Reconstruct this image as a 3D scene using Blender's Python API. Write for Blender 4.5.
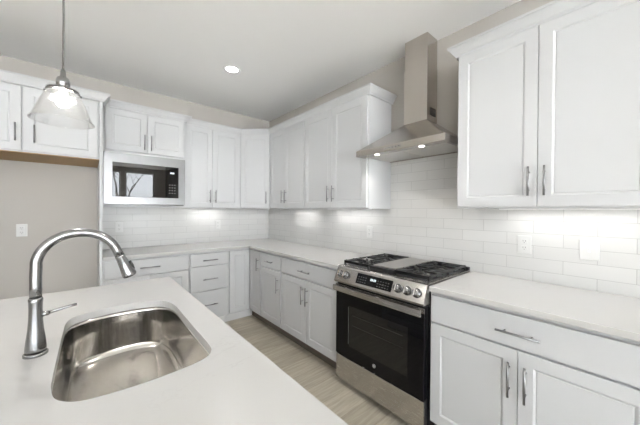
import bpy, bmesh, math, random
from mathutils import Matrix, Vector

for o in list(bpy.data.objects):
    bpy.data.objects.remove(o)
S = bpy.context.scene
COL = S.collection
PI = math.pi

# ------------------------------------------------------------------ camera
F = 271.55
YAW, PITCH, ROLL = 0.8634, -0.0068, 0.0071
cam = bpy.data.cameras.new('camera')
cam.sensor_width = 36.0
cam.sensor_fit = 'HORIZONTAL'
cam.lens = 36.0 * F / 640.0
cam.clip_start = 0.05
camo = bpy.data.objects.new('camera', cam)
COL.objects.link(camo)
fw = Vector((math.cos(YAW) * math.cos(PITCH), math.sin(YAW) * math.cos(PITCH), math.sin(PITCH)))
rt = Vector((math.sin(YAW), -math.cos(YAW), 0))
up = rt.cross(fw)
rt2 = rt * math.cos(ROLL) + up * math.sin(ROLL)
up2 = up * math.cos(ROLL) - rt * math.sin(ROLL)
camo.matrix_world = Matrix(((rt2.x, up2.x, -fw.x, -2.160), (rt2.y, up2.y, -fw.y, -3.765),
                            (rt2.z, up2.z, -fw.z, 1.350), (0, 0, 0, 1)))
S.camera = camo

# ------------------------------------------------------------------ view, world, daylight
S.view_settings.view_transform = 'Standard'
S.view_settings.look = 'None'
S.view_settings.gamma = 1
S.view_settings.use_curve_mapping = False
S.view_settings.exposure = 0.82

SKY_STRENGTH = 8.0
SUN_W = 70
UNDERCAB_W = 0.26
DOWN_W = 2.5
PENDANT_W = 14
HOOD_W = 0.2

w = bpy.data.worlds.new('sky')
S.world = w
w.use_nodes = True
nt = w.node_tree
nt.nodes.clear()
out = nt.nodes.new('ShaderNodeOutputWorld')
bg = nt.nodes.new('ShaderNodeBackground')
tc = nt.nodes.new('ShaderNodeTexCoord')
sp = nt.nodes.new('ShaderNodeSeparateXYZ')
rp = nt.nodes.new('ShaderNodeValToRGB')
rp.color_ramp.elements[0].position = 0.47
rp.color_ramp.elements[0].color = (0.42, 0.43, 0.40, 1)
rp.color_ramp.elements[1].position = 0.53
rp.color_ramp.elements[1].color = (0.90, 0.95, 1.0, 1)
mp = nt.nodes.new('ShaderNodeMapRange')
mp.inputs['From Min'].default_value = -1
mp.inputs['From Max'].default_value = 1
nt.links.new(tc.outputs['Generated'], sp.inputs[0])
nt.links.new(sp.outputs['Z'], mp.inputs['Value'])
nt.links.new(mp.outputs['Result'], rp.inputs[0])
nt.links.new(rp.outputs[0], bg.inputs['Color'])
bg.inputs['Strength'].default_value = SKY_STRENGTH
nt.links.new(bg.outputs[0], out.inputs[0])


def area(name, loc, rot, sx, sy, power, color=(1, 1, 1), portal=False, parent=None, spread=None):
    l = bpy.data.lights.new(name, 'AREA')
    l.shape = 'RECTANGLE'
    l.size, l.size_y = sx, sy
    l.energy = power
    l.color = color
    if spread:
        l.spread = spread
    if portal:
        l.cycles.is_portal = True
    o = bpy.data.objects.new(name, l)
    o.location = loc
    o.rotation_euler = rot
    COL.objects.link(o)
    if parent:
        o.parent = parent
    return o


sun = bpy.data.lights.new('sun', 'SUN')
sun.energy = SUN_W
sun.angle = math.radians(1)
sun.color = (0.95, 0.98, 1.0)
suno = bpy.data.objects.new('sun', sun)
suno.rotation_euler = Vector((-0.40, -0.45, 0.80)).to_track_quat('Z', 'Y').to_euler()   # enters only the far living-area windows
COL.objects.link(suno)

# room extents
XL, YF, ZC = -7.0, -8.0, 2.739
# windows: front wall (x0,x1,z0,z1), left wall (y0,y1,z0,z1)
WF = [(-6.4, -4.7, 0.2, 2.6), (-4.4, -2.7, 0.2, 2.6), (-2.40, -1.34, 0.4, 2.6), (-1.24, -0.40, 0.4, 2.6)]  # the two widest are unseen, added to bring in more daylight
WL = [(-7.7, -6.8, 0.1, 2.4)]  # unseen window, added and placed for its daylight
for (a, b, c, d) in WF:
    area('window_portal', ((a + b) / 2, YF - 0.02, (c + d) / 2), (PI / 2, 0, PI), b - a, d - c, 1, portal=True)
for (a, b, c, d) in WL:
    area('window_portal', (XL - 0.02, (a + b) / 2, (c + d) / 2), (PI / 2, 0, PI / 2), b - a, d - c, 1, portal=True)


# ------------------------------------------------------------------ materials
def new_mat(name):
    m = bpy.data.materials.new(name)
    m.use_nodes = True
    return m, m.node_tree, m.node_tree.nodes['Principled BSDF']


def lk(nt, a, b):
    nt.links.new(a, b)


def plain(name, col, rough=0.5, metal=0.0, bump=0.0, bscale=300, coat=0.0, spec=0.5):
    m, nt, b = new_mat(name)
    b.inputs['Base Color'].default_value = (*col, 1)
    b.inputs['Roughness'].default_value = rough
    b.inputs['Metallic'].default_value = metal
    b.inputs['Coat Weight'].default_value = coat
    b.inputs['Specular IOR Level'].default_value = spec
    n = nt.nodes.new('ShaderNodeTexNoise')
    n.inputs['Scale'].default_value = bscale
    t = nt.nodes.new('ShaderNodeTexCoord')
    lk(nt, t.outputs['Object'], n.inputs['Vector'])
    if bump:
        bp = nt.nodes.new('ShaderNodeBump')
        bp.inputs['Strength'].default_value = bump
        bp.inputs['Distance'].default_value = 0.001
        lk(nt, n.outputs['Fac'], bp.inputs['Height'])
        lk(nt, bp.outputs[0], b.inputs['Normal'])
    return m


def brushed(name, col, rough=0.28, stretch=(1, 60, 60), aniso=0.0):
    m, nt, b = new_mat(name)
    b.inputs['Metallic'].default_value = 1
    t = nt.nodes.new('ShaderNodeTexCoord')
    mpn = nt.nodes.new('ShaderNodeMapping')
    mpn.inputs['Scale'].default_value = stretch
    n = nt.nodes.new('ShaderNodeTexNoise')
    n.inputs['Scale'].default_value = 12
    n.inputs['Detail'].default_value = 4
    lk(nt, t.outputs['Object'], mpn.inputs[0])
    lk(nt, mpn.outputs[0], n.inputs['Vector'])
    r = nt.nodes.new('ShaderNodeMapRange')
    r.inputs['To Min'].default_value = rough - 0.07
    r.inputs['To Max'].default_value = rough + 0.09
    lk(nt, n.outputs['Fac'], r.inputs['Value'])
    lk(nt, r.outputs[0], b.inputs['Roughness'])
    mx = nt.nodes.new('ShaderNodeMix')
    mx.data_type = 'RGBA'
    mx.inputs[6].default_value = (*[c * 0.92 for c in col], 1)
    mx.inputs[7].default_value = (*[min(1, c * 1.06) for c in col], 1)
    lk(nt, n.outputs['Fac'], mx.inputs[0])
    lk(nt, mx.outputs[2], b.inputs['Base Color'])
    return m


def glassy(name, tint=(1, 1, 1), gloss=0.06, rough=0.02, veil=0.0, wavy=0.0):
    m = bpy.data.materials.new(name)
    m.use_nodes = True
    nt = m.node_tree
    nt.nodes.clear()
    o = nt.nodes.new('ShaderNodeOutputMaterial')
    tr = nt.nodes.new('ShaderNodeBsdfTransparent')
    tr.inputs[0].default_value = (*tint, 1)
    gl = nt.nodes.new('ShaderNodeBsdfGlossy')
    gl.inputs['Roughness'].default_value = rough
    lw = nt.nodes.new('ShaderNodeLayerWeight')
    lw.inputs['Blend'].default_value = 0.35
    ma = nt.nodes.new('ShaderNodeMath')
    ma.operation = 'MULTIPLY_ADD'
    ma.inputs[1].default_value = 0.6
    ma.inputs[2].default_value = gloss
    lk(nt, lw.outputs['Facing'], ma.inputs[0])
    mx = nt.nodes.new('ShaderNodeMixShader')
    lk(nt, ma.outputs[0], mx.inputs[0])
    lk(nt, tr.outputs[0], mx.inputs[1])
    lk(nt, gl.outputs[0], mx.inputs[2])
    last = mx
    if veil:
        df = nt.nodes.new('ShaderNodeBsdfTranslucent')
        df.inputs[0].default_value = (0.95, 0.95, 0.95, 1)
        m2 = nt.nodes.new('ShaderNodeMixShader')
        m2.inputs[0].default_value = veil
        lk(nt, mx.outputs[0], m2.inputs[1])
        lk(nt, df.outputs[0], m2.inputs[2])
        last = m2
    if wavy:
        n = nt.nodes.new('ShaderNodeTexNoise')
        n.inputs['Scale'].default_value = 90
        t = nt.nodes.new('ShaderNodeTexCoord')
        lk(nt, t.outputs['Object'], n.inputs['Vector'])
        bp = nt.nodes.new('ShaderNodeBump')
        bp.inputs['Strength'].default_value = wavy
        bp.inputs['Distance'].default_value = 0.003
        lk(nt, n.outputs['Fac'], bp.inputs['Height'])
        lk(nt, bp.outputs[0], gl.inputs['Normal'])
    lk(nt, last.outputs[0], o.inputs[0])
    return m


def emit(name, col, s):
    m, nt, b = new_mat(name)
    b.inputs['Base Color'].default_value = (*col, 1)
    b.inputs['Emission Color'].default_value = (*col, 1)
    b.inputs['Emission Strength'].default_value = s
    return m


def tile_mat(name, axis, phase):
    """glossy white 3x12 wall tile laid in running bond; axis = horizontal world axis"""
    m, nt, b = new_mat(name)
    t = nt.nodes.new('ShaderNodeTexCoord')
    s = nt.nodes.new('ShaderNodeSeparateXYZ')
    c = nt.nodes.new('ShaderNodeCombineXYZ')
    lk(nt, t.outputs['Object'], s.inputs[0])
    a1 = nt.nodes.new('ShaderNodeMath')
    a1.operation = 'SUBTRACT'
    a1.inputs[1].default_value = phase
    lk(nt, s.outputs[axis], a1.inputs[0])
    a2 = nt.nodes.new('ShaderNodeMath')
    a2.operation = 'SUBTRACT'
    a2.inputs[1].default_value = 0.900
    lk(nt, s.outputs['Z'], a2.inputs[0])
    lk(nt, a1.outputs[0], c.inputs['X'])
    lk(nt, a2.outputs[0], c.inputs['Y'])
    br = nt.nodes.new('ShaderNodeTexBrick')
    br.inputs['Scale'].default_value = 1.0
    br.inputs['Brick Width'].default_value = 0.2865
    br.inputs['Row Height'].default_value = 0.079
    br.inputs['Mortar Size'].default_value = 0.0017
    br.inputs['Mortar Smooth'].default_value = 0.3
    br.inputs['Color1'].default_value = (0.56, 0.557, 0.547, 1)
    br.inputs['Color2'].default_value = (0.59, 0.587, 0.577, 1)
    br.inputs['Mortar'].default_value = (0.42, 0.415, 0.41, 1)
    br.offset = 0.5
    br.offset_frequency = 2
    lk(nt, c.outputs[0], br.inputs['Vector'])
    lk(nt, br.outputs['Color'], b.inputs['Base Color'])
    n = nt.nodes.new('ShaderNodeTexNoise')
    n.inputs['Scale'].default_value = 9
    lk(nt, t.outputs['Object'], n.inputs['Vector'])
    mm = nt.nodes.new('ShaderNodeMath')
    mm.operation = 'MULTIPLY_ADD'
    mm.inputs[1].default_value = -1.0
    lk(nt, br.outputs['Fac'], mm.inputs[0])
    m3 = nt.nodes.new('ShaderNodeMath')
    m3.operation = 'MULTIPLY'
    m3.inputs[1].default_value = 0.7
    lk(nt, n.outputs['Fac'], m3.inputs[0])
    lk(nt, m3.outputs[0], mm.inputs[2])
    bp = nt.nodes.new('ShaderNodeBump')
    bp.inputs['Strength'].default_value = 0.5
    bp.inputs['Distance'].default_value = 0.002
    lk(nt, mm.outputs[0], bp.inputs['Height'])
    lk(nt, bp.outputs[0], b.inputs['Normal'])
    b.inputs['Roughness'].default_value = 0.22
    return m


def quartz_mat():
    m, nt, b = new_mat('white_quartz')
    t = nt.nodes.new('ShaderNodeTexCoord')
    n = nt.nodes.new('ShaderNodeTexNoise')
    n.inputs['Scale'].default_value = 2.2
    n.inputs['Detail'].default_value = 7
    n.inputs['Roughness'].default_value = 0.65
    n.inputs['Distortion'].default_value = 1.2
    lk(nt, t.outputs['Object'], n.inputs['Vector'])
    r = nt.nodes.new('ShaderNodeValToRGB')
    e = r.color_ramp.elements
    e[0].position, e[0].color = 0.488, (0.50, 0.495, 0.485, 1)
    e[1].position, e[1].color = 0.512, (0.50, 0.495, 0.485, 1)
    k = e.new(0.50)
    k.color = (0.47,0.46,0.45, 1)
    lk(nt, n.outputs['Fac'], r.inputs[0])
    n2 = nt.nodes.new('ShaderNodeTexNoise')
    n2.inputs['Scale'].default_value = 3.5
    lk(nt, t.outputs['Object'], n2.inputs['Vector'])
    r2 = nt.nodes.new('ShaderNodeValToRGB')
    r2.color_ramp.elements[0].position = 0.5
    r2.color_ramp.elements[1].position = 0.68
    lk(nt, n2.outputs['Fac'], r2.inputs[0])
    mx = nt.nodes.new('ShaderNodeMix')
    mx.data_type = 'RGBA'
    mx.inputs[6].default_value = (0.50, 0.495, 0.485, 1)
    lk(nt, r2.outputs[0], mx.inputs[0])
    lk(nt, r.outputs[0], mx.inputs[7])
    lk(nt, mx.outputs[2], b.inputs['Base Color'])
    b.inputs['Roughness'].default_value = 0.24
    return m


def floor_mat():
    m, nt, b = new_mat('floor_planks')
    t = nt.nodes.new('ShaderNodeTexCoord')
    br = nt.nodes.new('ShaderNodeTexBrick')
    br.inputs['Scale'].default_value = 1
    br.inputs['Brick Width'].default_value = 1.22
    br.inputs['Row Height'].default_value = 0.18
    br.inputs['Mortar Size'].default_value = 0.0012
    br.inputs['Mortar Smooth'].default_value = 0.2
    br.offset = 0.37
    br.inputs['Color1'].default_value = (0.35, 0.315, 0.25, 1)
    br.inputs['Color2'].default_value = (0.46, 0.415, 0.335, 1)
    br.inputs['Mortar'].default_value = (0.26, 0.22, 0.17, 1)
    lk(nt, t.outputs['Object'], br.inputs['Vector'])
    mpn = nt.nodes.new('ShaderNodeMapping')
    mpn.inputs['Scale'].default_value = (1.6, 22, 1)
    lk(nt, t.outputs['Object'], mpn.inputs[0])
    n = nt.nodes.new('ShaderNodeTexNoise')
    n.inputs['Scale'].default_value = 1.6
    n.inputs['Detail'].default_value = 8
    n.inputs['Roughness'].default_value = 0.7
    n.inputs['Distortion'].default_value = 0.5
    lk(nt, mpn.outputs[0], n.inputs['Vector'])
    mr = nt.nodes.new('ShaderNodeMapRange')
    mr.inputs['From Min'].default_value = 0.25
    mr.inputs['From Max'].default_value = 0.75
    mr.inputs['To Min'].default_value = 0.62
    mr.inputs['To Max'].default_value = 1.24
    lk(nt, n.outputs['Fac'], mr.inputs['Value'])
    mx = nt.nodes.new('ShaderNodeMix')
    mx.data_type = 'RGBA'
    mx.blend_type = 'MULTIPLY'
    mx.inputs[0].default_value = 1
    lk(nt, br.outputs['Color'], mx.inputs[6])
    cb = nt.nodes.new('ShaderNodeCombineColor')
    for i in range(3):
        lk(nt, mr.outputs[0], cb.inputs[i])
    lk(nt, cb.outputs[0], mx.inputs[7])
    lk(nt, mx.outputs[2], b.inputs['Base Color'])
    b.inputs['Roughness'].default_value = 0.42
    return m


def filter_mat():
    m, nt, b = new_mat('filter_mesh')
    b.inputs['Metallic'].default_value = 1
    b.inputs['Base Color'].default_value = (0.62, 0.60, 0.57, 1)
    b.inputs['Roughness'].default_value = 0.42
    t = nt.nodes.new('ShaderNodeTexCoord')
    wv = nt.nodes.new('ShaderNodeTexChecker')
    wv.inputs['Scale'].default_value = 260
    lk(nt, t.outputs['Object'], wv.inputs['Vector'])
    bp = nt.nodes.new('ShaderNodeBump')
    bp.inputs['Strength'].default_value = 0.5
    bp.inputs['Distance'].default_value = 0.001
    lk(nt, wv.outputs['Fac'], bp.inputs['Height'])
    lk(nt, bp.outputs[0], b.inputs['Normal'])
    return m


M = {}
M['wall'] = plain('greige_wall_paint', (0.44, 0.415, 0.385), 0.7, bump=0.15, bscale=220)
M['ceiling'] = plain('ceiling_paint', (0.92, 0.92, 0.92), 0.85, bump=0.3, bscale=120)
M['trim'] = plain('white_trim_paint', (0.80, 0.80, 0.80), 0.4)
M['cab'] = plain('white_cabinet_lacquer', (0.525, 0.53, 0.54), 0.5, spec=0.3)
M['cabin'] = plain('cabinet_shadow_gap', (0.55, 0.55, 0.55), 0.6)
M['wood'] = plain('raw_birch_ply', (0.36, 0.225, 0.10), 0.6, bump=0.2, bscale=60)
M['toe'] = plain('toe_board', (0.72, 0.72, 0.72), 0.5)
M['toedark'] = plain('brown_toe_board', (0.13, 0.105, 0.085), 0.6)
M['quartz'] = quartz_mat()
M['floor'] = floor_mat()
M['tileR'] = tile_mat('wall_tile_right', 'Y', -3.336 + 0.2865 * 12.5)
M['tileB'] = tile_mat('wall_tile_back', 'X', -1.63 + 0.2865 * 12)
M['steel'] = brushed('brushed_stainless', (0.50, 0.485, 0.465), 0.24, (1, 1, 60))
M['knob'] = brushed('knob_metal', (0.26, 0.26, 0.265), 0.25, (1, 20, 20))
M['mwsteel'] = brushed('microwave_trim_stainless', (0.24, 0.24, 0.245), 0.30, (2.5, 2.5, 1))
M['steelh'] = brushed('brushed_stainless_hood', (0.54, 0.505, 0.465), 0.20, (60, 60, 1))
M['sink'] = brushed('sink_stainless', (0.55, 0.53, 0.505), 0.14, (9, 9, 0.4))
M['nickel'] = brushed('brushed_nickel', (0.28, 0.28, 0.285), 0.22, (1, 1, 30))
M['pull'] = brushed('satin_nickel_pull', (0.30, 0.30, 0.305), 0.32, (20, 20, 20))
M['chrome'] = plain('polished_metal', (0.75, 0.74, 0.72), 0.12, 1.0)
M['blackglass'] = plain('black_glass', (0.004, 0.004, 0.005), 0.03, spec=0.2)
M['mwglass'] = plain('microwave_black_glass', (0.006, 0.006, 0.007), 0.012, spec=0.7)
M['ovenwin'] = plain('oven_window_glass', (0.008, 0.008, 0.0075), 0.02, spec=0.5)
M['black'] = plain('black_enamel', (0.012, 0.012, 0.014), 0.3)
M['iron'] = plain('cast_iron', (0.014, 0.014, 0.015), 0.33, bump=0.05, bscale=400)
M['griddle'] = plain('griddle_plate', (0.46, 0.45, 0.44), 0.40, 1.0)
M['plate'] = plain('white_plastic', (0.60, 0.60, 0.59), 0.35)
M['slot'] = plain('dark_slot', (0.10, 0.10, 0.10), 0.5)
M['rubber'] = plain('black_rubber', (0.02, 0.02, 0.02), 0.6)
M['filter'] = filter_mat()
M['glass'] = glassy('window_glass', gloss=0.03)
M['shade'] = glassy('seeded_glass', tint=(1, 1, 1), gloss=0.05, rough=0.06, veil=0.004, wavy=0.6)
M['lamp'] = emit('lamp_glow', (1, 0.98, 0.95), 5)
M['lampd'] = emit('downlight_glow', (1, 0.97, 0.93), 6)
M['lamph'] = emit('hood_lamp_glow', (1, 0.97, 0.9), 2.5)
M['led'] = emit('led_glow', (1, 0.98, 0.95), 6)
M['digit'] = emit('display_glow', (0.75, 0.85, 0.9), 0.3)
M['legend'] = plain('printed_legend', (0.13, 0.13, 0.13), 0.4)
M['badge'] = plain('silver_badge', (0.55, 0.55, 0.55), 0.3, 0.6)
M['bark'] = plain('bark', (0.08, 0.07, 0.06), 0.9)
M['bounceground'] = plain('pale_bounce_ground', (0.35, 0.35, 0.35), 0.9, bump=0.4, bscale=20)


# ------------------------------------------------------------------ mesh helpers
class MB:
    def __init__(self):
        self.bm = bmesh.new()

    def box(self, a, b, M_=None, bev=0.0):
        x0, x1 = sorted((a[0], b[0])); y0, y1 = sorted((a[1], b[1])); z0, z1 = sorted((a[2], b[2]))
        vs = [self.bm.verts.new(v) for v in ((x0, y0, z0), (x1, y0, z0), (x1, y1, z0), (x0, y1, z0),
                                             (x0, y0, z1), (x1, y0, z1), (x1, y1, z1), (x0, y1, z1))]
        fs = [self.bm.faces.new([vs[i] for i in f]) for f in ((3, 2, 1, 0), (4, 5, 6, 7), (0, 1, 5, 4),
                                                             (1, 2, 6, 5), (2, 3, 7, 6), (3, 0, 4, 7))]
        if bev:
            es = list({e for f in fs for e in f.edges})
            r = bmesh.ops.bevel(self.bm, geom=es, offset=bev, segments=2, profile=0.6, affect='EDGES')
            vs = list({v for v in r['verts']} | {v for v in vs if v.is_valid})
        if M_ is not None:
            bmesh.ops.transform(self.bm, matrix=M_, verts=[v for v in vs if v.is_valid])
        return self

    def cyl(self, p, q, r, r2=None, n=16, cap=True):
        p, q = Vector(p), Vector(q)
        r2 = r if r2 is None else r2
        d = (q - p).normalized()
        a = d.orthogonal().normalized()
        b = d.cross(a)
        A = []; B = []
        for i in range(n):
            t = 2 * PI * i / n
            u = a * math.cos(t) + b * math.sin(t)
            A.append(self.bm.verts.new(p + u * r))
            B.append(self.bm.verts.new(q + u * r2))
        for i in range(n):
            j = (i + 1) % n
            f = self.bm.faces.new((A[i], A[j], B[j], B[i]))
            f.smooth = True
        if cap:
            self.bm.faces.new(A[::-1]); self.bm.faces.new(B)
        return self

    def lathe(self, prof, c=(0, 0, 0), n=32, axis=None, cap0=True, cap1=True):
        """prof = [(r, h)...] turned about axis (default z) at c"""
        c = Vector(c)
        d = Vector(axis or (0, 0, 1)).normalized()
        a = d.orthogonal().normalized(); b = d.cross(a)
        rings = []
        for r, h in prof:
            rings.append([self.bm.verts.new(c + d * h + (a * math.cos(2 * PI * i / n) + b * math.sin(2 * PI * i / n)) * r)
                          for i in range(n)])
        for A, B in zip(rings, rings[1:]):
            for i in range(n):
                j = (i + 1) % n
                f = self.bm.faces.new((A[i], A[j], B[j], B[i])); f.smooth = True
        if cap0: self.bm.faces.new(rings[0][::-1])
        if cap1: self.bm.faces.new(rings[-1])
        return self

    def tube(self, pts, rad, n=14):
        pts = [Vector(p) for p in pts]
        if not isinstance(rad, (list, tuple)): rad = [rad] * len(pts)
        rings = []
        ref = None
        for i, p in enumerate(pts):
            d = (pts[min(i + 1, len(pts) - 1)] - pts[max(i - 1, 0)]).normalized()
            if ref is None: ref = d.orthogonal().normalized()
            ref = (ref - d * ref.dot(d)).normalized()
            b = d.cross(ref)
            rings.append([self.bm.verts.new(p + (ref * math.cos(2 * PI * k / n) + b * math.sin(2 * PI * k / n)) * rad[i])
                          for k in range(n)])
        for A, B in zip(rings, rings[1:]):
            for i in range(n):
                j = (i + 1) % n
                f = self.bm.faces.new((A[i], A[j], B[j], B[i])); f.smooth = True
        self.bm.faces.new(rings[0][::-1]); self.bm.faces.new(rings[-1])
        return self

    def prism(self, poly, z0, z1, M_=None):
        A = [self.bm.verts.new((x, y, z0)) for x, y in poly]
        B = [self.bm.verts.new((x, y, z1)) for x, y in poly]
        n = len(poly)
        self.bm.faces.new(A[::-1]); self.bm.faces.new(B)
        for i in range(n):
            j = (i + 1) % n
            self.bm.faces.new((A[i], A[j], B[j], B[i]))
        if M_ is not None: bmesh.ops.transform(self.bm, matrix=M_, verts=A + B)
        return self

    def quadmesh(self, verts, faces, smooth=False, M_=None):
        vs = [self.bm.verts.new(v) for v in verts]
        for f in faces:
            g = self.bm.faces.new([vs[i] for i in f]); g.smooth = smooth
        if M_ is not None: bmesh.ops.transform(self.bm, matrix=M_, verts=vs)
        return self

    def shaker(self, x0, x1, z0, z1, yb, yf, rail=0.057, M_=None):
        """framed door; back plane yb, front plane yf (yf < yb), facing -y"""
        c = 0.010; d = 0.004; e = 0.0015
        def ring(ix, y): return [(x0 + ix, y, z0 + ix), (x1 - ix, y, z0 + ix), (x1 - ix, y, z1 - ix), (x0 + ix, y, z1 - ix)]
        V = ring(0, yb) + ring(0, yf + e) + ring(e, yf) + ring(rail, yf) + ring(rail + c, yf + c * 0.6) + ring(rail + c + 0.004, yf + d)
        Fs = [(0, 3, 2, 1)]
        for k in range(5):
            a = 4 * k; b = a + 4
            for i in range(4):
                j = (i + 1) % 4
                Fs.append((a + i, a + j, b + j, b + i))
        Fs.append((20, 21, 22, 23))
        return self.quadmesh(V, Fs, M_=M_)

    def pull(self, p, axis, L=0.16, so=0.032, r=0.0055, M_=None):
        """bar pull centred at p on the face, sticking out to -y; axis 'x' or 'z'"""
        n0 = len(self.bm.verts)
        p = Vector(p); a = Vector((1, 0, 0)) if axis == 'x' else Vector((0, 0, 1))
        o = Vector((0, -so, 0))
        self.cyl(p + o - a * L / 2, p + o + a * L / 2, r, n=12)
        for s in (-1, 1):
            self.cyl(p + a * s * (L * 0.31), p + a * s * (L * 0.31) + o, r * 0.75, n=10)
        self.bm.verts.ensure_lookup_table()
        if M_ is not None: bmesh.ops.transform(self.bm, matrix=M_, verts=list(self.bm.verts)[n0:])
        return self

    def build(self, name, mat, parent=None, bevel=0.0, smooth=False, seg=2, angle=35):
        bmesh.ops.recalc_face_normals(self.bm, faces=self.bm.faces)
        me = bpy.data.meshes.new(name)
        self.bm.to_mesh(me); self.bm.free()
        me.materials.append(mat)
        if smooth:
            for p in me.polygons: p.use_smooth = True
        o = bpy.data.objects.new(name, me)
        COL.objects.link(o)
        if parent: o.parent = parent
        if bevel:
            b = o.modifiers.new('bevel', 'BEVEL')
            b.width = bevel; b.segments = seg; b.limit_method = 'ANGLE'; b.angle_limit = math.radians(angle)
            b.harden_normals = False
        return o


def tag(o, label, cat, group=None):
    o['label'] = label; o['category'] = cat
    if group: o['group'] = group
    return o


def thing(name, label, cat, loc=(0, 0, 0), rz=0.0, group=None):
    o = bpy.data.objects.new(name, None)
    COL.objects.link(o)
    o.empty_display_size = 0.1
    o.location = loc; o.rotation_euler = (0, 0, rz)
    return tag(o, label, cat, group)


def struct(o):
    o['kind'] = 'structure'
    return o


# ------------------------------------------------------------------ room shell
def struct_box(name, a, b, mat):
    return struct(MB().box(a, b).build(name, mat))


struct_box('floor', (XL - .1, YF - .1, -0.08), (0.1, 0.1, 0), M['floor'])
struct_box('ceiling', (XL - .1, YF - .1, ZC), (0.1, 0.1, ZC + 0.08), M['ceiling'])
struct_box('wall_right', (0, YF, 0), (0.1, 0.1, ZC), M['wall'])
struct_box('wall_back', (XL - .1, 0, 0), (0, 0.1, ZC), M['wall'])


def wall_open(name, horiz, fixed0, fixed1, lo, hi, wins):
    """wall with rectangular openings, one mesh"""
    mb = MB()
    def bx(a, b, z0, z1):
        if b - a < 1e-4 or z1 - z0 < 1e-4: return
        if horiz == 'x': mb.box((a, fixed0, z0), (b, fixed1, z1))
        else: mb.box((fixed0, a, z0), (fixed1, b, z1))
    cur = lo
    for (a, b, z0, z1) in sorted(wins):
        bx(cur, a, 0, ZC); bx(a, b, 0, z0); bx(a, b, z1, ZC); cur = b
    bx(cur, hi, 0, ZC)
    return struct(mb.build(name, M['wall']))


wall_open('wall_front', 'x', YF - 0.12, YF, XL - .1, 0.1, WF)
wall_open('wall_left', 'y', XL - 0.12, XL, YF, 0, WL)


def window(n, a, b, z0, z1, horiz):
    e = bpy.data.objects.new('window_%d' % n, None)
    COL.objects.link(e); struct(e)
    w_ = b - a; t = 0.05
    if horiz == 'x':
        e.location = (a, YF, z0); e.rotation_euler = (0, 0, 0)
        def T(x, y): return (x, y - 0.09)
    else:
        e.location = (XL, a, z0); e.rotation_euler = (0, 0, PI / 2)
        def T(x, y): return (x, y + 0.04)
    h = z1 - z0
    f = MB()
    for (x0, x1, q0, q1) in ((0, t, 0, h), (w_ - t, w_, 0, h), (t, w_ - t, 0, t), (t, w_ - t, h - t, h), (t, w_ - t, h / 2 - .02, h / 2 + .02)):
        f.box((*T(x0, 0), q0), (*T(x1, 0.05), q1))
    f.build('window_frame', M['trim'], e)
    g = MB().box((*T(t, .022), t), (*T(w_ - t, .028), h - t))
    g.build('pane', M['glass'], e)
    return e


k = 1
for (a, b, c, d) in WF:
    window(k, a, b, c, d, 'x'); k += 1
for (a, b, c, d) in WL:
    window(k, a, b, c, d, 'y'); k += 1

# tile: right wall and back wall backsplashes
struct_box('trim_backsplash_right', (-0.008, -3.86, 0.90), (0, -0.008, 1.86), M['tileR'])
struct_box('trim_backsplash_back', (-2.058, -0.008, 0.90), (0, 0, 1.42), M['tileB'])
struct_box('baseboard_back', (-2.99, -0.014, 0), (-2.082, 0, 0.11), M['trim'])

# unseen ground outside, paled to bounce daylight up to the ceiling
struct_box('ground', (-40, -40, -0.3), (20, 12, -0.09), M['bounceground'])


# ------------------------------------------------------------------ cabinets
G = 0.0015


def carcass(t, x0, x1, y0, y1, z0, z1, name='body', open_front=False):
    return MB().box((x0, y0, z0), (x1, y1, z1)).build(name, M['cab'], t)


def add_door(t, x0, x1, z0, z1, depth, pull=None, M_=None, name='door', slab=False):
    mb = MB()
    if slab:
        mb.box((x0, -depth, z0), (x1, -depth - .02, z1), M_)
        d = mb.build(name, M['cab'], t, bevel=0.0018)
    else:
        mb.shaker(x0, x1, z0, z1, -depth, -depth - 0.02, M_=M_)
        d = mb.build(name, M['cab'], t)
    if pull:
        px, pz, ax, L = pull
        MB().pull((px, -depth - 0.02, pz), ax, L, M_=M_).build('handle', M['pull'], d)
    return d


def base_cabinet(label, loc, rz, w_, layout, D=0.61, name='base_cabinet', group=None):
    t = thing(name, label, 'cabinet', loc, rz, group)
    carcass(t, 0.0005, w_ - 0.0005, -D + 0.0005, -0.010, 0.105, 0.882)
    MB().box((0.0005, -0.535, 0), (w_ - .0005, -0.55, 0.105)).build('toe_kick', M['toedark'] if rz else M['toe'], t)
    layout(t, w_, D)
    return t


DZ0, DZ1 = 0.712, 0.862      # top drawer front
BZ0, BZ1 = 0.125, 0.700      # door
R = 0.010                    # reveal


def lay_drawer_2door(t, w_, D):
    add_door(t, R, w_ - R, DZ0, DZ1, D, (w_ / 2, 0.782, 'x', 0.17), name='drawer', slab=True)
    m = w_ / 2
    add_door(t, R, m - G, BZ0, BZ1, D, (m - 0.032, 0.562, 'z', 0.165))
    add_door(t, m + G, w_ - R, BZ0, BZ1, D, (m + 0.032, 0.562, 'z', 0.165))


def lay_drawer_door(t, w_, D):
    add_door(t, R, w_ - R, DZ0, DZ1, D, (w_ / 2, 0.782, 'x', 0.15), name='drawer', slab=True)
    add_door(t, R, w_ - R, BZ0, BZ1, D, (w_ - 0.045, 0.562, 'z', 0.165))


def lay_3drawer(t, w_, D):
    add_door(t, R, w_ - R, 0.730, DZ1, D, (w_ / 2, 0.787, 'x', 0.16), name='drawer', slab=True)
    add_door(t, R, w_ - R, 0.448, 0.718, D, (w_ / 2, 0.575, 'x', 0.16), name='drawer', slab=True)
    add_door(t, R, w_ - R, BZ0, 0.436, D, (w_ / 2, 0.285, 'x', 0.16), name='drawer', slab=True)


RR = -PI / 2   # rotation for units on the right wall
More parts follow.
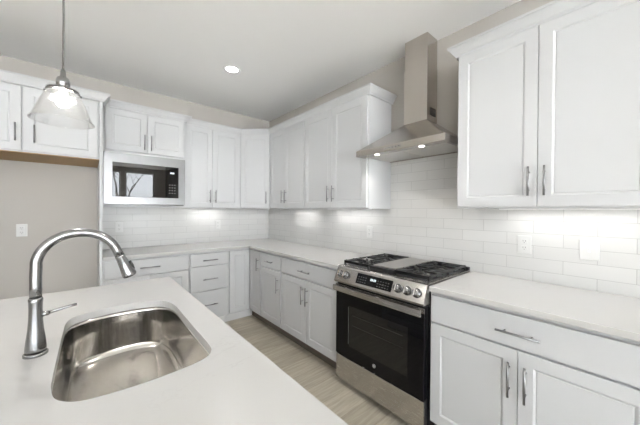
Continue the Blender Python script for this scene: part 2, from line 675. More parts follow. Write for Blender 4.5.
# right wall, going towards the viewer
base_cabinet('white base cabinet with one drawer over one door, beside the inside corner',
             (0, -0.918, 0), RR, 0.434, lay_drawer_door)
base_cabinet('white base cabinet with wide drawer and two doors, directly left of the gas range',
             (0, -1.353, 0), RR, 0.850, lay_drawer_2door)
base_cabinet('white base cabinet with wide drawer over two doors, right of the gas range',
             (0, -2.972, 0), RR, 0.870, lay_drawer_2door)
# back wall
base_cabinet('white base cabinet with drawer over two doors, on the back wall below the microwave',
             (-2.056, 0, 0), 0, 0.728, lay_drawer_2door)
base_cabinet('white base cabinet with a stack of three drawers on the back wall',
             (-1.327, 0, 0), 0, 0.434, lay_3drawer)

# inside corner base: L-shaped, one door on each face
t = thing('corner_base_cabinet', 'white corner base cabinet with two narrow full height doors meeting at the inside corner', 'cabinet')
MB().prism([(-0.892, -0.01), (-0.892, -0.61), (-0.61, -0.61), (-0.61, -0.917), (-0.01, -0.917), (-0.01, -0.01)],
           0.105, 0.882).build('body', M['cab'], t)
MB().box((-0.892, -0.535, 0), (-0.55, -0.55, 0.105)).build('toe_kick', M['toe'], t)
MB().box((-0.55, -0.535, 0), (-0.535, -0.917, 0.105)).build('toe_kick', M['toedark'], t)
add_door(t, -0.882, -0.634, BZ0, DZ1, 0.61)
MR = Matrix.Rotation(RR, 4, 'Z')
add_door(t, 0.634, 0.908, BZ0, DZ1, 0.61, (0.868, 0.712, 'z', 0.15), M_=MR)

# ---- upper cabinets
UZ0, UZ1 = 1.372, 2.405
UD0, UD1 = 1.380, 2.338
UD = 0.33


def upper_cabinet(label, loc, rz, w_, D=UD, z0=UZ0, dz0=UD0, lr=(R, R), hz=1.515, name='wall_cabinet', seam=None, L=0.155):
    t = thing(name, label, 'cabinet', loc, rz)
    carcass(t, 0.0005, w_ - 0.0005, -D + 0.0005, -0.010, z0, UZ1)
    m = seam or w_ / 2
    add_door(t, lr[0], m - G, dz0, UD1, D, (m - 0.034, hz, 'z', L))
    add_door(t, m + G, w_ - lr[1], dz0, UD1, D, (m + 0.034, hz, 'z', L))
    return t


upper_cabinet('tall white two-door wall cabinet beside the hood, at the end of the left run',
              (0, -1.373, 0), RR, 0.892, lr=(0.006, R))
upper_cabinet('tall white two-door wall cabinet just right of the angled corner wall cabinet',
              (0, -0.612, 0), RR, 0.760, lr=(0.03, 0.006))
upper_cabinet('large white two-door wall cabinet right of the hood, above outlet and switch',
              (0, -3.000, 0), RR, 0.845, lr=(0.008, R), seam=0.417)
upper_cabinet('tall white two-door wall cabinet on the back wall, right of the microwave',
              (-1.309, 0, 0), 0, 0.697, lr=(R, 0.03), seam=0.318)

t = thing('corner_wall_cabinet', 'white angled corner wall cabinet with a single door', 'cabinet')
MB().prism([(-0.6115, -0.010), (-0.6115, -0.329), (-0.329, -0.6115), (-0.010, -0.6115), (-0.010, -0.010)], UZ0, UZ1).build('body', M['cab'], t)
# diagonal door: local x runs from (-.61,-.33) to (-.33,-.61)
MD = Matrix.Translation((-0.6115, -0.329, 0)) @ Matrix.Rotation(-PI / 4, 4, 'Z')
Ld = math.hypot(0.2825, 0.2825)
add_door(t, 0.012, Ld - 0.012, UD0, UD1, 0.001, (Ld - 0.045, 1.515, 'z', 0.155), M_=MD)

# microwave cabinet
t = thing('microwave_cabinet', 'white wall cabinet with two short doors above the built-in microwave', 'cabinet', (-2.056, 0, 0))
mb = MB()
W_ = 0.745; D_ = 0.405
mb.box((0.0, -D_, 1.9145), (W_, -0.01, UZ1))            # upper box
mb.box((0.0, -D_, UZ0), (W_, -0.01, 1.392))            # shelf
mb.box((0.0, -D_, 1.392), (0.018, -0.01, 1.9145))
mb.box((W_ - 0.018, -D_, 1.392), (W_, -0.01, 1.9145))
mb.box((0.018, -0.03, 1.392), (W_ - 0.018, -0.01, 1.9145))
mb.build('body', M['cab'], t)
m_ = 0.372
add_door(t, 0.022, m_ - G, 1.935, UD1, D_, (m_ - 0.03, 2.04, 'z', 0.155))
add_door(t, m_ + G, W_ - 0.022, 1.935, UD1, D_, (m_ + 0.03, 2.04, 'z', 0.155))

# fridge surround: cabinet over the alcove and tall side panel
t = thing('fridge_cabinet', 'white two-door cabinet above the empty refrigerator alcove', 'cabinet', (-3.02, 0, 0))
W_ = 0.938; D_ = 0.590
MB().box((0, -D_, 1.800), (W_, -0.005, 2.378)).build('body', M['cab'], t)
o = MB().box((0.001, -D_ + .001, 1.793), (W_, -0.005, 1.7995)).build('bottom_panel', M['wood'], t)
o['label'] = 'unpainted tan wood underside'
add_door(t, 0.012, 0.466 - 0.006, 1.808, 2.312, D_, (0.432, 1.945, 'z', 0.14))
add_door(t, 0.466 + 0.006, W_ - 0.012, 1.808, 2.312, D_, (0.535, 1.945, 'z', 0.14))
o = MB().box((-2.081, -0.615, 0), (-2.059, -0.001, 2.378)).build('side_panel', M['cab'], bevel=0.001)
tag(o, 'tall narrow white end panel between the grey alcove and the microwave cabinet', 'panel')
o = MB().box((-3.045, -0.615, 0), (-3.022, -0.001, 2.378)).build('side_panel', M['cab'], bevel=0.001)
tag(o, 'tall white end panel on the far left side of the grey alcove', 'panel')


# ---- crown mouldings (swept profile with mitred corners)
def sweep(path, prof, name, label):
    """path: xy polyline, outward side is on the right-hand of travel; prof: (out, z)"""
    n = len(path)
    P = [Vector(p) for p in path]
    offs = []
    for i in range(n):
        ns = []
        if i > 0:
            d = (P[i] - P[i - 1]).normalized(); ns.append(Vector((d.y, -d.x)))
        if i < n - 1:
            d = (P[i + 1] - P[i]).normalized(); ns.append(Vector((d.y, -d.x)))
        if len(ns) == 1: offs.append(ns[0])
        else:
            s = ns[0] + ns[1]; s.normalize(); offs.append(s / s.dot(ns[0]))
    V = []; Fs = []
    kp = len(prof)
    for i in range(n):
        for (o_, z) in prof:
            q = P[i] + offs[i] * o_
            V.append((q.x, q.y, z))
    for i in range(n - 1):
        for j in range(kp):
            j2 = (j + 1) % kp
            Fs.append((i * kp + j, i * kp + j2, (i + 1) * kp + j2, (i + 1) * kp + j))
    Fs.append(tuple(range(kp))[::-1]); Fs.append(tuple((n - 1) * kp + j for j in range(kp)))
    return tag(MB().quadmesh(V, Fs).build(name, M['cab']), label, 'crown moulding')


CP = [(0.001, 2.343), (0.012, 2.343), (0.014, 2.356), (0.020, 2.362), (0.034, 2.384), (0.046, 2.398), (0.052, 2.401), (0.052, 2.414), (0.001, 2.414)]
c1 = 0.3295 + 0.0
sweep([(-1.308, -0.330), (-0.6115, -0.330), (-0.330, -0.6115), (-0.330, -2.2655), (-0.001, -2.2655)], CP, 'crown_molding',
      'white crown moulding running over the corner cabinets and ending beside the range hood')
sweep([(-0.001, -2.9995), (-0.330, -2.9995), (-0.330, -3.845)], CP, 'crown_molding',
      'white crown moulding on top of the large wall cabinet right of the range hood')
sweep([(-2.0055, -0.406), (-1.3105, -0.406), (-1.3105, -0.3835)], CP, 'crown_molding',
      'short white crown moulding on top of the microwave cabinet')
sweep([(-3.046, -0.616), (-2.058, -0.616), (-2.058, -0.46)], [(o_, z_ - 0.026) for o_, z_ in CP], 'crown_molding',
      'white crown moulding on top of the cabinet over the grey alcove')

# ---- under cabinet light bars
def light_bar(label, loc, rz, L):
    t = thing('light_bar', label, 'light', loc, rz, None)
    hb = MB().box((-L / 2, -0.014, -0.003), (L / 2, 0.014, 0))
    hb.box((-L / 2, -0.014, -0.0065), (L / 2, -0.0115, -0.003)); hb.box((-L / 2, 0.0115, -0.0065), (L / 2, 0.014, -0.003))
    hb.box((-L / 2, -0.0115, -0.0065), (-L / 2 + .003, 0.0115, -0.003)); hb.box((L / 2 - .003, -0.0115, -0.0065), (L / 2, 0.0115, -0.003))
    hb.build('housing', M['trim'], t)
    MB().box((-L / 2 + .01, -0.010, -0.0055), (L / 2 - .01, 0.010, -0.0035)).build('diffuser', M['led'], t)
    area('light_bar_lamp', (0, 0, -0.0075), (0, 0, 0), L - .03, 0.018, UNDERCAB_W * L / 0.4, (1, 0.99, 0.98), parent=t)
    return t


LBY = 0.115
light_bar('slim LED bar under the back wall cabinet right of the microwave', (-0.96, -LBY, UZ0), 0, 0.45)
light_bar('slim LED bar under the angled corner wall cabinet', (-0.24, -0.24, UZ0), -PI / 4, 0.20)
light_bar('slim LED bar under the wall cabinet next to the corner one', (-LBY, -0.99, UZ0), RR, 0.45)
light_bar('slim LED bar under the wall cabinet left of the hood', (-LBY, -1.82, UZ0), RR, 0.60)
light_bar('slim LED bar under the large wall cabinet right of the hood', (-LBY, -3.48, UZ0), RR, 0.60)

# ------------------------------------------------------------------ countertops
CT0, CT1 = 0.884, 0.914
o = MB().prism([(-2.057, -0.009), (-2.057, -0.648), (-0.648, -0.648), (-0.648, -2.214), (-0.009, -2.214), (-0.009, -0.009)],
               CT0, CT1).build('countertop', M['quartz'], bevel=0.003)
tag(o, 'white quartz countertop turning the corner from below the microwave to the left of the range', 'countertop')
o = MB().prism([(-0.648, -2.979), (-0.648, -3.86), (-0.009, -3.86), (-0.009, -2.979)], CT0, CT1).build('countertop', M['quartz'], bevel=0.003)
tag(o, 'short straight white quartz countertop to the right of the gas range', 'countertop')

# island top with the sink cut-out
SK = [(-2.221, -2.344), (-2.196, -2.288), (-2.130, -2.256), (-2.035, -2.243), (-1.950, -2.256), (-1.888, -2.292),
      (-1.859, -2.382), (-1.858, -2.536), (-1.860, -2.70), (-1.861, -2.861), (-1.872, -2.918), (-1.910, -2.948),
      (-1.981, -2.960), (-2.060, -2.963), (-2.130, -2.957), (-2.180, -2.943), (-2.215, -2.905), (-2.227, -2.850),
      (-2.229, -2.787), (-2.228, -2.603), (-2.226, -2.450)]


def catmull(pts, k=5):
    n = len(pts); out_ = []
    for i in range(n):
        p0, p1, p2, p3 = (Vector(pts[(i + j - 1) % n]) for j in range(4))
        for s in range(k):
            u = s / k
            out_.append(0.5 * ((2 * p1) + (p2 - p0) * u + (2 * p0 - 5 * p1 + 4 * p2 - p3) * u * u + (3 * p1 - p0 - 3 * p2 + p3) * u ** 3))
    return out_


SO = catmull(SK)
IX0, IX1, IY0, IY1 = -2.80, -1.756, -4.15, -1.790


def island_top():
    bm = bmesh.new()
    outer = [(IX0, IY0), (IX1, IY0), (IX1, IY1), (IX0, IY1)]
    for z in (CT1, CT0):
        vs = [bm.verts.new((x, y, z)) for x, y in outer]
        hs = [bm.verts.new((p.x, p.y, z)) for p in SO]
        es = [bm.edges.new((vs[i], vs[(i + 1) % 4])) for i in range(4)]
        es += [bm.edges.new((hs[i], hs[(i + 1) % len(hs)])) for i in range(len(hs))]
        bmesh.ops.triangle_fill(bm, use_beauty=True, use_dissolve=False, edges=es)
        if z == CT1: top = (vs, hs)
        else: bot = (vs, hs)
    for a, b in zip(top, bot):
        n = len(a)
        for i in range(n):
            j = (i + 1) % n
            bm.faces.new((a[i], a[j], b[j], b[i]))
    mb = MB(); mb.bm.free(); mb.bm = bm
    return mb.build('island_countertop', M['quartz'], bevel=0.0025, angle=60)


tag(island_top(), 'white veined quartz island top with a rounded sink cut-out in the foreground', 'countertop')

t = thing('island_cabinet', 'white island base under the foreground quartz top', 'cabinet', (0, 0, 0))
mb = MB()
bx0, bx1, by0, by1 = -2.50, -1.80, -4.10, -1.83
mb.box((bx0, by0, .1), (bx0 + .02, by1, .882)); mb.box((bx1 - .02, by0, .1), (bx1, by1, .882))
mb.box((bx0 + .02, by0, .1), (bx1 - .02, by0 + .02, .882)); mb.box((bx0 + .02, by1 - .02, .1), (bx1 - .02, by1, .882))
mb.box((bx0 + .02, by0 + .02, .1), (bx1 - .02, by1 - .02, .12))
mb.build('body', M['cab'], t)
MB().box((bx0 + .05, by0 + .05, 0), (bx1 - .06, by1 - .05, 0.1)).build('toe_kick', M['toe'], t)
MI = Matrix.Translation((bx1, by0, 0)) @ Matrix.Rotation(PI / 2, 4, 'Z')
for i in range(4):
    a = 0.02 + i * 0.5575
    add_door(t, a, a + 0.545, BZ0, DZ1, 0.0, (a + (0.50 if i % 2 == 0 else 0.045), 0.70, 'z', 0.16), M_=MI)

# ---- sink
sc = Vector((-2.043, -2.605))


def sink_ring(inset, z):
    pts = []
    n = len(SO)
    for i in range(n):
        p = SO[i]; d = (SO[(i + 1) % n] - SO[i - 1]).normalized()
        nrm = Vector((d.y, -d.x))
        if nrm.dot(sc - p) < 0: nrm = -nrm
        q = p + nrm * min(inset, 0.03) + (sc - p) * (max(0, inset - 0.03) / 0.19)
        pts.append((q.x, q.y, z))
    return pts


prof = [(-0.014, 0.8825), (-0.003, 0.8825), (-0.001, 0.870), (0.002, 0.80), (0.005, 0.735), (0.009, 0.718), (0.017, 0.707), (0.030, 0.7025), (0.09, 0.700), (0.145, 0.697)]
V = []; Fs = []
n = len(SO)
for a, z in prof: V += sink_ring(a, z)
for k_ in range(len(prof) - 1):
    for i in range(n):
        j = (i + 1) % n
        Fs.append((k_ * n + i, k_ * n + j, (k_ + 1) * n + j, (k_ + 1) * n + i))
Fs.append(tuple((len(prof) - 1) * n + i for i in range(n)))
t = thing('sink', 'rounded undermount stainless steel sink bowl set in the island top', 'sink', (0, 0, 0))
o = MB().quadmesh(V, Fs, smooth=True).build('bowl', M['sink'], t)
sm = o.modifiers.new('solid', 'SOLIDIFY'); sm.thickness = 0.0012; sm.offset = -1
MB().lathe([(0.0, 0.6985), (0.02, 0.699), (0.03, 0.7005), (0.042, 0.7015), (0.045, 0.699)], (-2.043, -2.72, 0), cap0=False, cap1=False).build('drain', M['chrome'], t)

# ---- faucet
fx, fy = -2.278, -2.600
t = thing('faucet', 'brushed nickel pull-down faucet with high arched spout beside the island sink', 'faucet', (fx, fy, CT1))
MB().lathe([(0.0, 0), (0.0275, 0), (0.0275, 0.006), (0.025, 0.009)], n=40).build('base_ring', M['nickel'], t)
MB().lathe([(0.0, 0.009), (0.0235, 0.009), (0.0238, 0.02), (0.0215, 0.045), (0.0178, 0.075), (0.0158, 0.105), (0.0152, 0.135), (0.0158, 0.158), (0.0166, 0.166), (0.0145, 0.170)],
           n=40).build('faucet_body', M['nickel'], t)
pts = [(0, 0, 0.168), (0, 0, 0.20), (0.0, 0, 0.235), (0.001, 0, 0.262)]
cx_, cz_, ra = 0.100, 0.262, 0.100
for i in range(1, 22):
    a = PI - i * (PI * 0.90) / 21
    pts.append((cx_ + ra * math.cos(a), 0, cz_ + ra * math.sin(a) * 0.98))
dl = (Vector(pts[-1]) - Vector(pts[-2])).normalized()
pts.append(tuple(Vector(pts[-1]) + dl * 0.020))
MB().tube(pts, 0.0138, n=24).build('spout', M['nickel'], t)
e_ = Vector(pts[-1]); d_ = (e_ - Vector(pts[-2])).normalized()
h_ = MB().lathe([(0.0142, -0.002), (0.0150, 0.001), (0.0150, 0.004), (0.0143, 0.006), (0.0175, 0.040), (0.0212, 0.068), (0.0216, 0.074), (0.019, 0.078), (0.0, 0.078)],
                e_, 32, axis=d_).build('spray_head', M['nickel'], t)
side = Vector((d_.z, 0, -d_.x)) * -1
if side.x < 0: side = -side
q = e_ + d_ * 0.045 + side * 0.0195
MB().tube([q - d_ * 0.016, q, q + d_ * 0.016], [0.003, 0.0045, 0.003], n=10).build('spray_button', M['rubber'], h_)
lv = MB().cyl((0.012, 0, 0.118), (0.028, 0, 0.119), 0.0085, 0.0075, n=20)
lv.tube([(0.026, 0, 0.119), (0.045, 0.0, 0.123), (0.070, 0.0, 0.128), (0.092, 0.0, 0.131)], [0.0055, 0.0045, 0.0040, 0.0045], n=14)
lv.build('lever_handle', M['nickel'], t)

# ------------------------------------------------------------------ range
RY = -2.219
RWd = 0.752
t = thing('gas_range', 'stainless steel slide-in gas range with black oven door and cast iron grates', 'range', (0, RY, 0), RR)
# local: x 0..0.765 across, -y to the front
X0, X1 = 0.003, RWd - 0.003
MB().box((X0 + .004, -0.615, 0.035), (X1 - .004, -0.02, 0.905)).build('body', M['black'], t)
for fx_ in (0.05, RWd - 0.05):
    for fy_ in (-0.09, -0.57):
        MB().cyl((fx_, fy_, 0), (fx_, fy_, 0.036), 0.016).build('foot', M['rubber'], t)
# cooktop pan
ct = MB().box((X0, -0.625, 0.905), (X1, -0.02, 0.921)).build('cooktop', M['steel'], t, bevel=0.003)
MB().box((0.03, -0.585, 0.9212), (RWd - 0.03, -0.05, 0.9225)).build('burner_tray', M['black'], ct)
# control panel (leaning)
def RX(v): return v
pv = [(-0.618, 0.921), (-0.642, 0.917), (-0.648, 0.908), (-0.690, 0.812), (-0.688, 0.800), (-0.618, 0.800)]
V = [(X0, y, z) for y, z in pv] + [(X1, y, z) for y, z in pv]
m = len(pv)
Fs = [tuple(range(m)), tuple(range(2 * m - 1, m - 1, -1))] + [(i, (i + 1) % m, m + (i + 1) % m, m + i) for i in range(m)]
cp = MB().quadmesh(V, Fs).build('control_panel', M['steel'], t, bevel=0.002)
# panel frame: u along x, v up the slope, n outward
pa = Vector((0, -0.690, 0.812)); pb = Vector((0, -0.648, 0.908))
vv = (pb - pa).normalized(); nn = Vector((0, vv.z, -vv.y)) * -1
if nn.y > 0: nn = -nn
mid = (pa + pb) / 2


def onp(x, v, h): return Vector((x, 0, 0)) + mid + vv * v + nn * h


def pbox(mb, x0, x1, v0, v1, h0, h1):
    vs = [onp(x, v, h) for h in (h0, h1) for v in (v0, v1) for x in (x0, x1)]
    return mb.quadmesh([tuple(p) for p in vs], [(0, 1, 3, 2), (4, 6, 7, 5), (0, 4, 5, 1), (2, 3, 7, 6), (0, 2, 6, 4), (1, 5, 7, 3)])


ds = pbox(MB(), 0.220, 0.520, -0.034, 0.040, 0.0003, 0.0022).build('display', M['blackglass'], cp)
random.seed(4)
for i in range(5):
    for j in range(3):
        for xa in (0.236, 0.405):
            if xa == 0.236 and i > 3: continue
            x = xa + i * 0.021
            pbox(MB(), x, x + 0.009, -0.022 + j * 0.018, -0.018 + j * 0.018, 0.0023, 0.0026).build('key_legend', M['legend'], cp)
dg = MB()
for x in (0.345, 0.357, 0.371, 0.383):
    pbox(dg, x, x + 0.007, 0.004, 0.020, 0.0023, 0.0027)
dg.build('clock_digits', M['digit'], cp)


def knob(x):
    c = onp(x, 0.002, 0.001)
    k0 = MB().lathe([(0.0, 0), (0.0245, 0), (0.0245, 0.004), (0.021, 0.006), (0.0205, 0.026), (0.019, 0.029), (0.0, 0.029)], c, 28, axis=nn).build('knob', M['knob'], cp)
    g = MB()
    n0 = c + nn * 0.029
    vs = []
    for h in (0, 0.006):
        for sx, sv in ((-0.004, -0.019), (0.004, -0.019), (0.004, 0.019), (-0.004, 0.019)):
            vs.append(tuple(n0 + nn * h + Vector((sx, 0, 0)) + vv * sv))
    g.quadmesh(vs, [(0, 1, 2, 3), (7, 6, 5, 4), (0, 4, 5, 1), (1, 5, 6, 2), (2, 6, 7, 3), (3, 7, 4, 0)])
    g.build('knob_grip', M['chrome'], k0) if False else g.build('knob_grip', M['chrome'], cp)
    r_ = MB().lathe([(0.0245, 0.0), (0.028, 0.0), (0.028, 0.003), (0.0245, 0.003)], c, 28, axis=nn, cap0=False, cap1=False).build('knob_ring', M['black'], cp)


for x in (0.055, 0.112, 0.565, 0.630, 0.695): knob(x)

# vent gap under panel
MB().box((X0 + .006, -0.655, 0.786), (X1 - .006, -0.60, 0.799)).build('vent_gap', M['black'], t)
for i in range(9):
    x = 0.06 + i * 0.072
    MB().box((x, -0.659, 0.790), (x + 0.05, -0.655, 0.795)).build('vent_bar', M['steel'], t)
# oven door
od = MB().box((X0 + .006, -0.672, 0.240), (X1 - .005, -0.616, 0.784)).build('oven_door', M['blackglass'], t, bevel=0.003)
MB().box((0.150, -0.6732, 0.335), (0.640, -0.6722, 0.640)).build('oven_window', M['ovenwin'], od)
rk = MB()
for z in (0.50, 0.575):
    rk.box((0.185, -0.6742, z), (0.605, -0.6738, z + 0.0025))
rk.build('rack_line', plain('rack_seen_through_glass', (0.035, 0.033, 0.03), 0.4), od)
b_ = MB().box((0.142, -0.6738, 0.350), (0.146, -0.673, 0.630)).build('window_edge', M['legend'], od)
# top band + handle
MB().box((X0 + .002, -0.676, 0.752), (X1 - .002, -0.6722, 0.783)).build('door_band', M['steel'], od, bevel=0.001)
hd = MB().box((0.014, -0.716, 0.740), (RWd - 0.010, -0.700, 0.782), bev=0.005)
for x in (0.020, RWd - 0.045):
    hd.box((x, -0.703, 0.750), (x + 0.025, -0.674, 0.776))
hd.build('door_handle', M['steel'], od)
bdg = MB().cyl((0.385, -0.6722, 0.290), (0.385, -0.6745, 0.290), 0.0135, n=28).build('badge', M['badge'], od)
br_ = MB()
br_.lathe([(0.0105, 0.0), (0.012, 0.0), (0.012, 0.0008), (0.0105, 0.0008)], (0.385, -0.6745, 0.290), 28, axis=(0, -1, 0), cap0=False, cap1=False)
# cursive-like monogram strokes
br_.tube([(0.382, -0.6750, 0.295), (0.3785, -0.6750, 0.2965), (0.3765, -0.6750, 0.291), (0.379, -0.6750, 0.286), (0.383, -0.6750, 0.289), (0.380, -0.6750, 0.2905)], 0.0007, n=6)
br_.tube([(0.392, -0.6750, 0.2955), (0.388, -0.6750, 0.2965), (0.3865, -0.6750, 0.2935), (0.389, -0.6750, 0.2915), (0.3855, -0.6750, 0.2885), (0.388, -0.6750, 0.2855), (0.3925, -0.6750, 0.288)], 0.0007, n=6)
br_.build('monogram', M['black'], od)
# drawer
dwr = MB().box((X0 + .008, -0.668, 0.050), (X1 - .005, -0.655, 0.233)).build('drawer', M['steel'], t, bevel=0.003)
MB().box((X0 + .010, -0.655, 0.052), (X1 - .008, -0.616, 0.231)).build('drawer_box', M['black'], dwr)
MB().box((X0 + .02, -0.60, 0.012), (X1 - .02, -0.585, 0.05)).build('kick_plate', M['black'], t)

# burners
for (bx_, by_, rr) in ((0.155, -0.46, 0.045), (0.155, -0.185, 0.036), (0.60, -0.46, 0.050), (0.60, -0.185, 0.038)):
    bb = MB().lathe([(0, 0.9225), (rr + .012, 0.9225), (rr + .01, 0.930), (rr * 0.9, 0.934), (0, 0.934)], (bx_, by_, 0), 28).build('burner', M['griddle'], t)
    MB().lathe([(0, 0.934), (rr * 0.8, 0.934), (rr * 0.8, 0.940), (rr * 0.6, 0.943), (0, 0.943)], (bx_, by_, 0), 28).build('burner_cap', M['iron'], bb)


def grate(x0, x1, y0, y1, burners):
    g = MB()
    zt, hb, wb = 0.957, 0.013, 0.011
    def bar(a, b, c, d, z1=zt, z0=None):
        z0 = z1 - hb if z0 is None else z0
        g.box((a, c, z0), (b, d, z1), bev=0.002)
    bar(x0, x1, y0, y0 + wb); bar(x0, x1, y1 - wb, y1)
    bar(x0, x0 + wb, y0, y1); bar(x1 - wb, x1, y0, y1)
    ym = (y0 + y1) / 2
    bar(x0, x1, ym - wb / 2, ym + wb / 2)
    # fingers over each burner, straight and diagonal
    for (cx, cy) in burners:
        for k in range(8):
            a = k * PI / 4
            c, s = math.cos(a), math.sin(a)
            r1 = 0.030 if k % 2 == 0 else 0.046
            # extend until the frame
            lx = ((x1 - .004 - cx) if c > 0 else (cx - x0 - .004)) / abs(c) if abs(c) > 1e-3 else 9
            ylo, yhi = (y0, ym) if cy < ym else (ym, y1)
            ly = ((yhi - .004 - cy) if s > 0 else (cy - ylo - .004)) / abs(s) if abs(s) > 1e-3 else 9
            r2 = min(lx, ly)
            Mx = Matrix.Translation((cx, cy, 0)) @ Matrix.Rotation(a, 4, 'Z')
            g.box((r1, -0.0045, zt - 0.012), (r2, 0.0045, zt + 0.001), Mx, bev=0.0015)
    # extra cross bars
    # side teeth and feet
    nt_ = 7
    for i in range(nt_):
        yy = y0 + 0.02 + i * (y1 - y0 - 0.04) / (nt_ - 1)
        for xx in (x0, x1 - wb):
            bar(xx, xx + wb, yy - 0.004, yy + 0.004, zt + 0.003, zt - 0.02)
    for xx in (x0, x1 - wb):
        for yy in (y0, ym - wb / 2, y1 - wb):
            bar(xx, xx + wb, yy, yy + wb, zt - hb, 0.9225)
    bar(x0, x1, y0, y0 + 0.006, zt, 0.936)
    return g.build('grate', M['iron'], t)


grate(0.022, 0.268, -0.598, -0.055, [(0.155, -0.46), (0.155, -0.185)])
grate(0.490, 0.733, -0.598, -0.055, [(0.60, -0.46), (0.60, -0.185)])
g = MB()
g.box((0.274, -0.592, 0.9228), (0.484, -0.062, 0.950), bev=0.004)
gp = g.build('center_grate_frame', M['iron'], t)
MB().box((0.283, -0.560, 0.9503), (0.475, -0.075, 0.9575), bev=0.003).build('griddle_plate', M['griddle'], t)
MB().box((X0, -0.050, 0.9212), (X1, -0.022, 0.945)).build('back_trim', M['black'], t, bevel=0.003)

# ------------------------------------------------------------------ hood
HYc = -2.600
t = thing('range_hood', 'stainless steel chimney range hood on the tiled wall above the range', 'range hood', (0, HYc, 1.80), RR)
hw, hd_ = 0.372, 0.452
f0, f1, ctop = 0.0, 0.048, 0.262
cw, cdp = 0.101, 0.171
e = 0.009
# canopy shell: fascia + pyramid (outer), recessed underside
V = [(-hw, -e, f0), (hw, -e, f0), (hw, -hd_, f0), (-hw, -hd_, f0),
     (-hw, -e, f1), (hw, -e, f1), (hw, -hd_, f1), (-hw, -hd_, f1),
     (-hw + .012, -e, f1 + .006), (hw - .012, -e, f1 + .006), (hw - .012, -hd_ + .012, f1 + .006), (-hw + .012, -hd_ + .012, f1 + .006),
     (-cw, -e, ctop), (cw, -e, ctop), (cw, -cdp, ctop), (-cw, -cdp, ctop)]
Fs = [(12, 13, 14, 15)]
for a in (0, 4, 8):
    for i in range(4):
        j = (i + 1) % 4
        Fs.append((a + i, a + j, a + 4 + j, a + 4 + i))
# underside ring and recess
ins = 0.022
V += [(-hw + ins, -e - ins, f0), (hw - ins, -e - ins, f0), (hw - ins, -hd_ + ins + .05, f0), (-hw + ins, -hd_ + ins + .05, f0)]
V += [(x, y, f0 + 0.020) for x, y, z in V[-4:]]
for i in range(4):
    j = (i + 1) % 4
    Fs.append((i, 16 + i, 16 + j, j)); Fs.append((16 + i, 20 + i, 20 + j, 16 + j))
Fs.append((20, 21, 22, 23))
cn = MB().quadmesh(V, Fs).build('canopy', M['steelh'], t, bevel=0.002)
for s in (-1, 1):
    x0, x1 = (-hw + ins + .004, -0.006) if s < 0 else (0.006, hw - ins - .004)
    fl = MB().box((x0, -hd_ + ins + .056, 0.004), (x1, -e - ins - .004, 0.014), bev=0.003).build('filter', M['filter'], cn)
for x in (-0.19, 0.19):
    ml = MB().lathe([(0, -0.003), (0.017, -0.003), (0.020, 0.0), (0.020, 0.004), (0, 0.004)], (x, -hd_ + 0.045, -0.0005), 24).build('hood_light', M['lamph'], cn)
    l = bpy.data.lights.new('hood_lamp', 'SPOT'); l.energy = HOOD_W * 10; l.spot_size = 2.0; l.shadow_soft_size = 0.025; l.color = (1, .95, .88)
    lo = bpy.data.objects.new('hood_lamp', l); lo.location = (x, -hd_ + 0.045, -0.012); COL.objects.link(lo); lo.parent = t
MB().box((-0.085, -hd_ - 0.002, 0.016), (0.055, -hd_ + .001, 0.030)).build('control_strip', M['griddle'], cn)
for i in range(5): MB().cyl((-0.07 + i * 0.028, -hd_ - .002, 0.023), (-0.07 + i * 0.028, -hd_ - .005, 0.023), 0.004, n=12).build('button', M['slot'], cn)
MB().box((-cw, -cdp, ctop), (cw, -e, 0.70)).build('lower_chimney', M['steelh'], t, bevel=0.0015)
up_ = MB().box((-cw + .003, -cdp + .003, 0.70), (cw - .003, -e, ZC - 1.80 - 0.001)).build('upper_chimney', M['steelh'], t, bevel=0.0015)
vb = MB().box((cw, -0.125, ctop + 0.045), (cw + 0.0015, -0.035, ctop + 0.105)).build('vent_grille', M['black'], t)
vg = MB()
for i in range(4):
    vg.box((cw + .0015, -0.122, ctop + 0.053 + i * 0.013), (cw + .003, -0.038, ctop + 0.057 + i * 0.013))
vg.build('grille_slats', M['griddle'], t)


# ------------------------------------------------------------------ outlets and switch
def wall_plate(kind, label, loc, rz, w_=0.073, h=0.117, group=None):
    t = thing('outlet' if kind == 'outlet' else 'light_switch', label, 'outlet' if kind == 'outlet' else 'switch', loc, rz, group)
    pl = MB().box((-w_ / 2, -0.006, -h / 2), (w_ / 2, 0, h / 2), bev=0.003).build('cover_plate', M['plate'], t)
    if kind == 'outlet':
        for s in (-1, 1):
            rc = MB().box((-0.017, -0.0085, s * 0.021 - 0.0145), (0.017, -0.0062, s * 0.021 + 0.0145), bev=0.001).build('receptacle', M['plate'], t)
            sl = MB()
            for x in (-0.0065, 0.0065): sl.box((x - 0.0012, -0.0089, s * 0.021 - 0.001), (x + 0.0012, -0.0086, s * 0.021 + 0.008))
            sl.cyl((0, -0.0086, s * 0.021 - 0.008), (0, -0.0089, s * 0.021 - 0.008), 0.0024, n=12)
            sl.build('slots', M['slot'], rc)
    else:
        MB().box((-0.006, -0.0075, -0.013), (0.006, -0.0062, 0.013)).build('toggle_slot', M['trim'], t)
        MB().box((-0.004, -0.020, -0.002), (0.004, -0.0076, 0.010), bev=0.001).build('toggle', M['plate'], t)
    return t


wall_plate('outlet', 'white duplex outlet on the tile between range and switch', (-0.0085, -3.291, 1.140), RR)
wall_plate('switch', 'white toggle switch plate on the tile at the right edge', (-0.0085, -3.590, 1.140), RR, w_=0.082)
wall_plate('outlet', 'white outlet on the tile left of the range, below the wall cabinet', (-0.0085, -2.021, 1.140), RR)
wall_plate('outlet', 'white outlet on the grey wall inside the refrigerator alcove', (-2.632, -0.0005, 1.145), 0)
wall_plate('outlet', 'white outlet on the back wall tile under the microwave', (-1.895, -0.0085, 1.150), 0)
wall_plate('outlet', 'white outlet on the back wall tile right of the microwave', (-0.80, -0.0085, 1.150), 0)


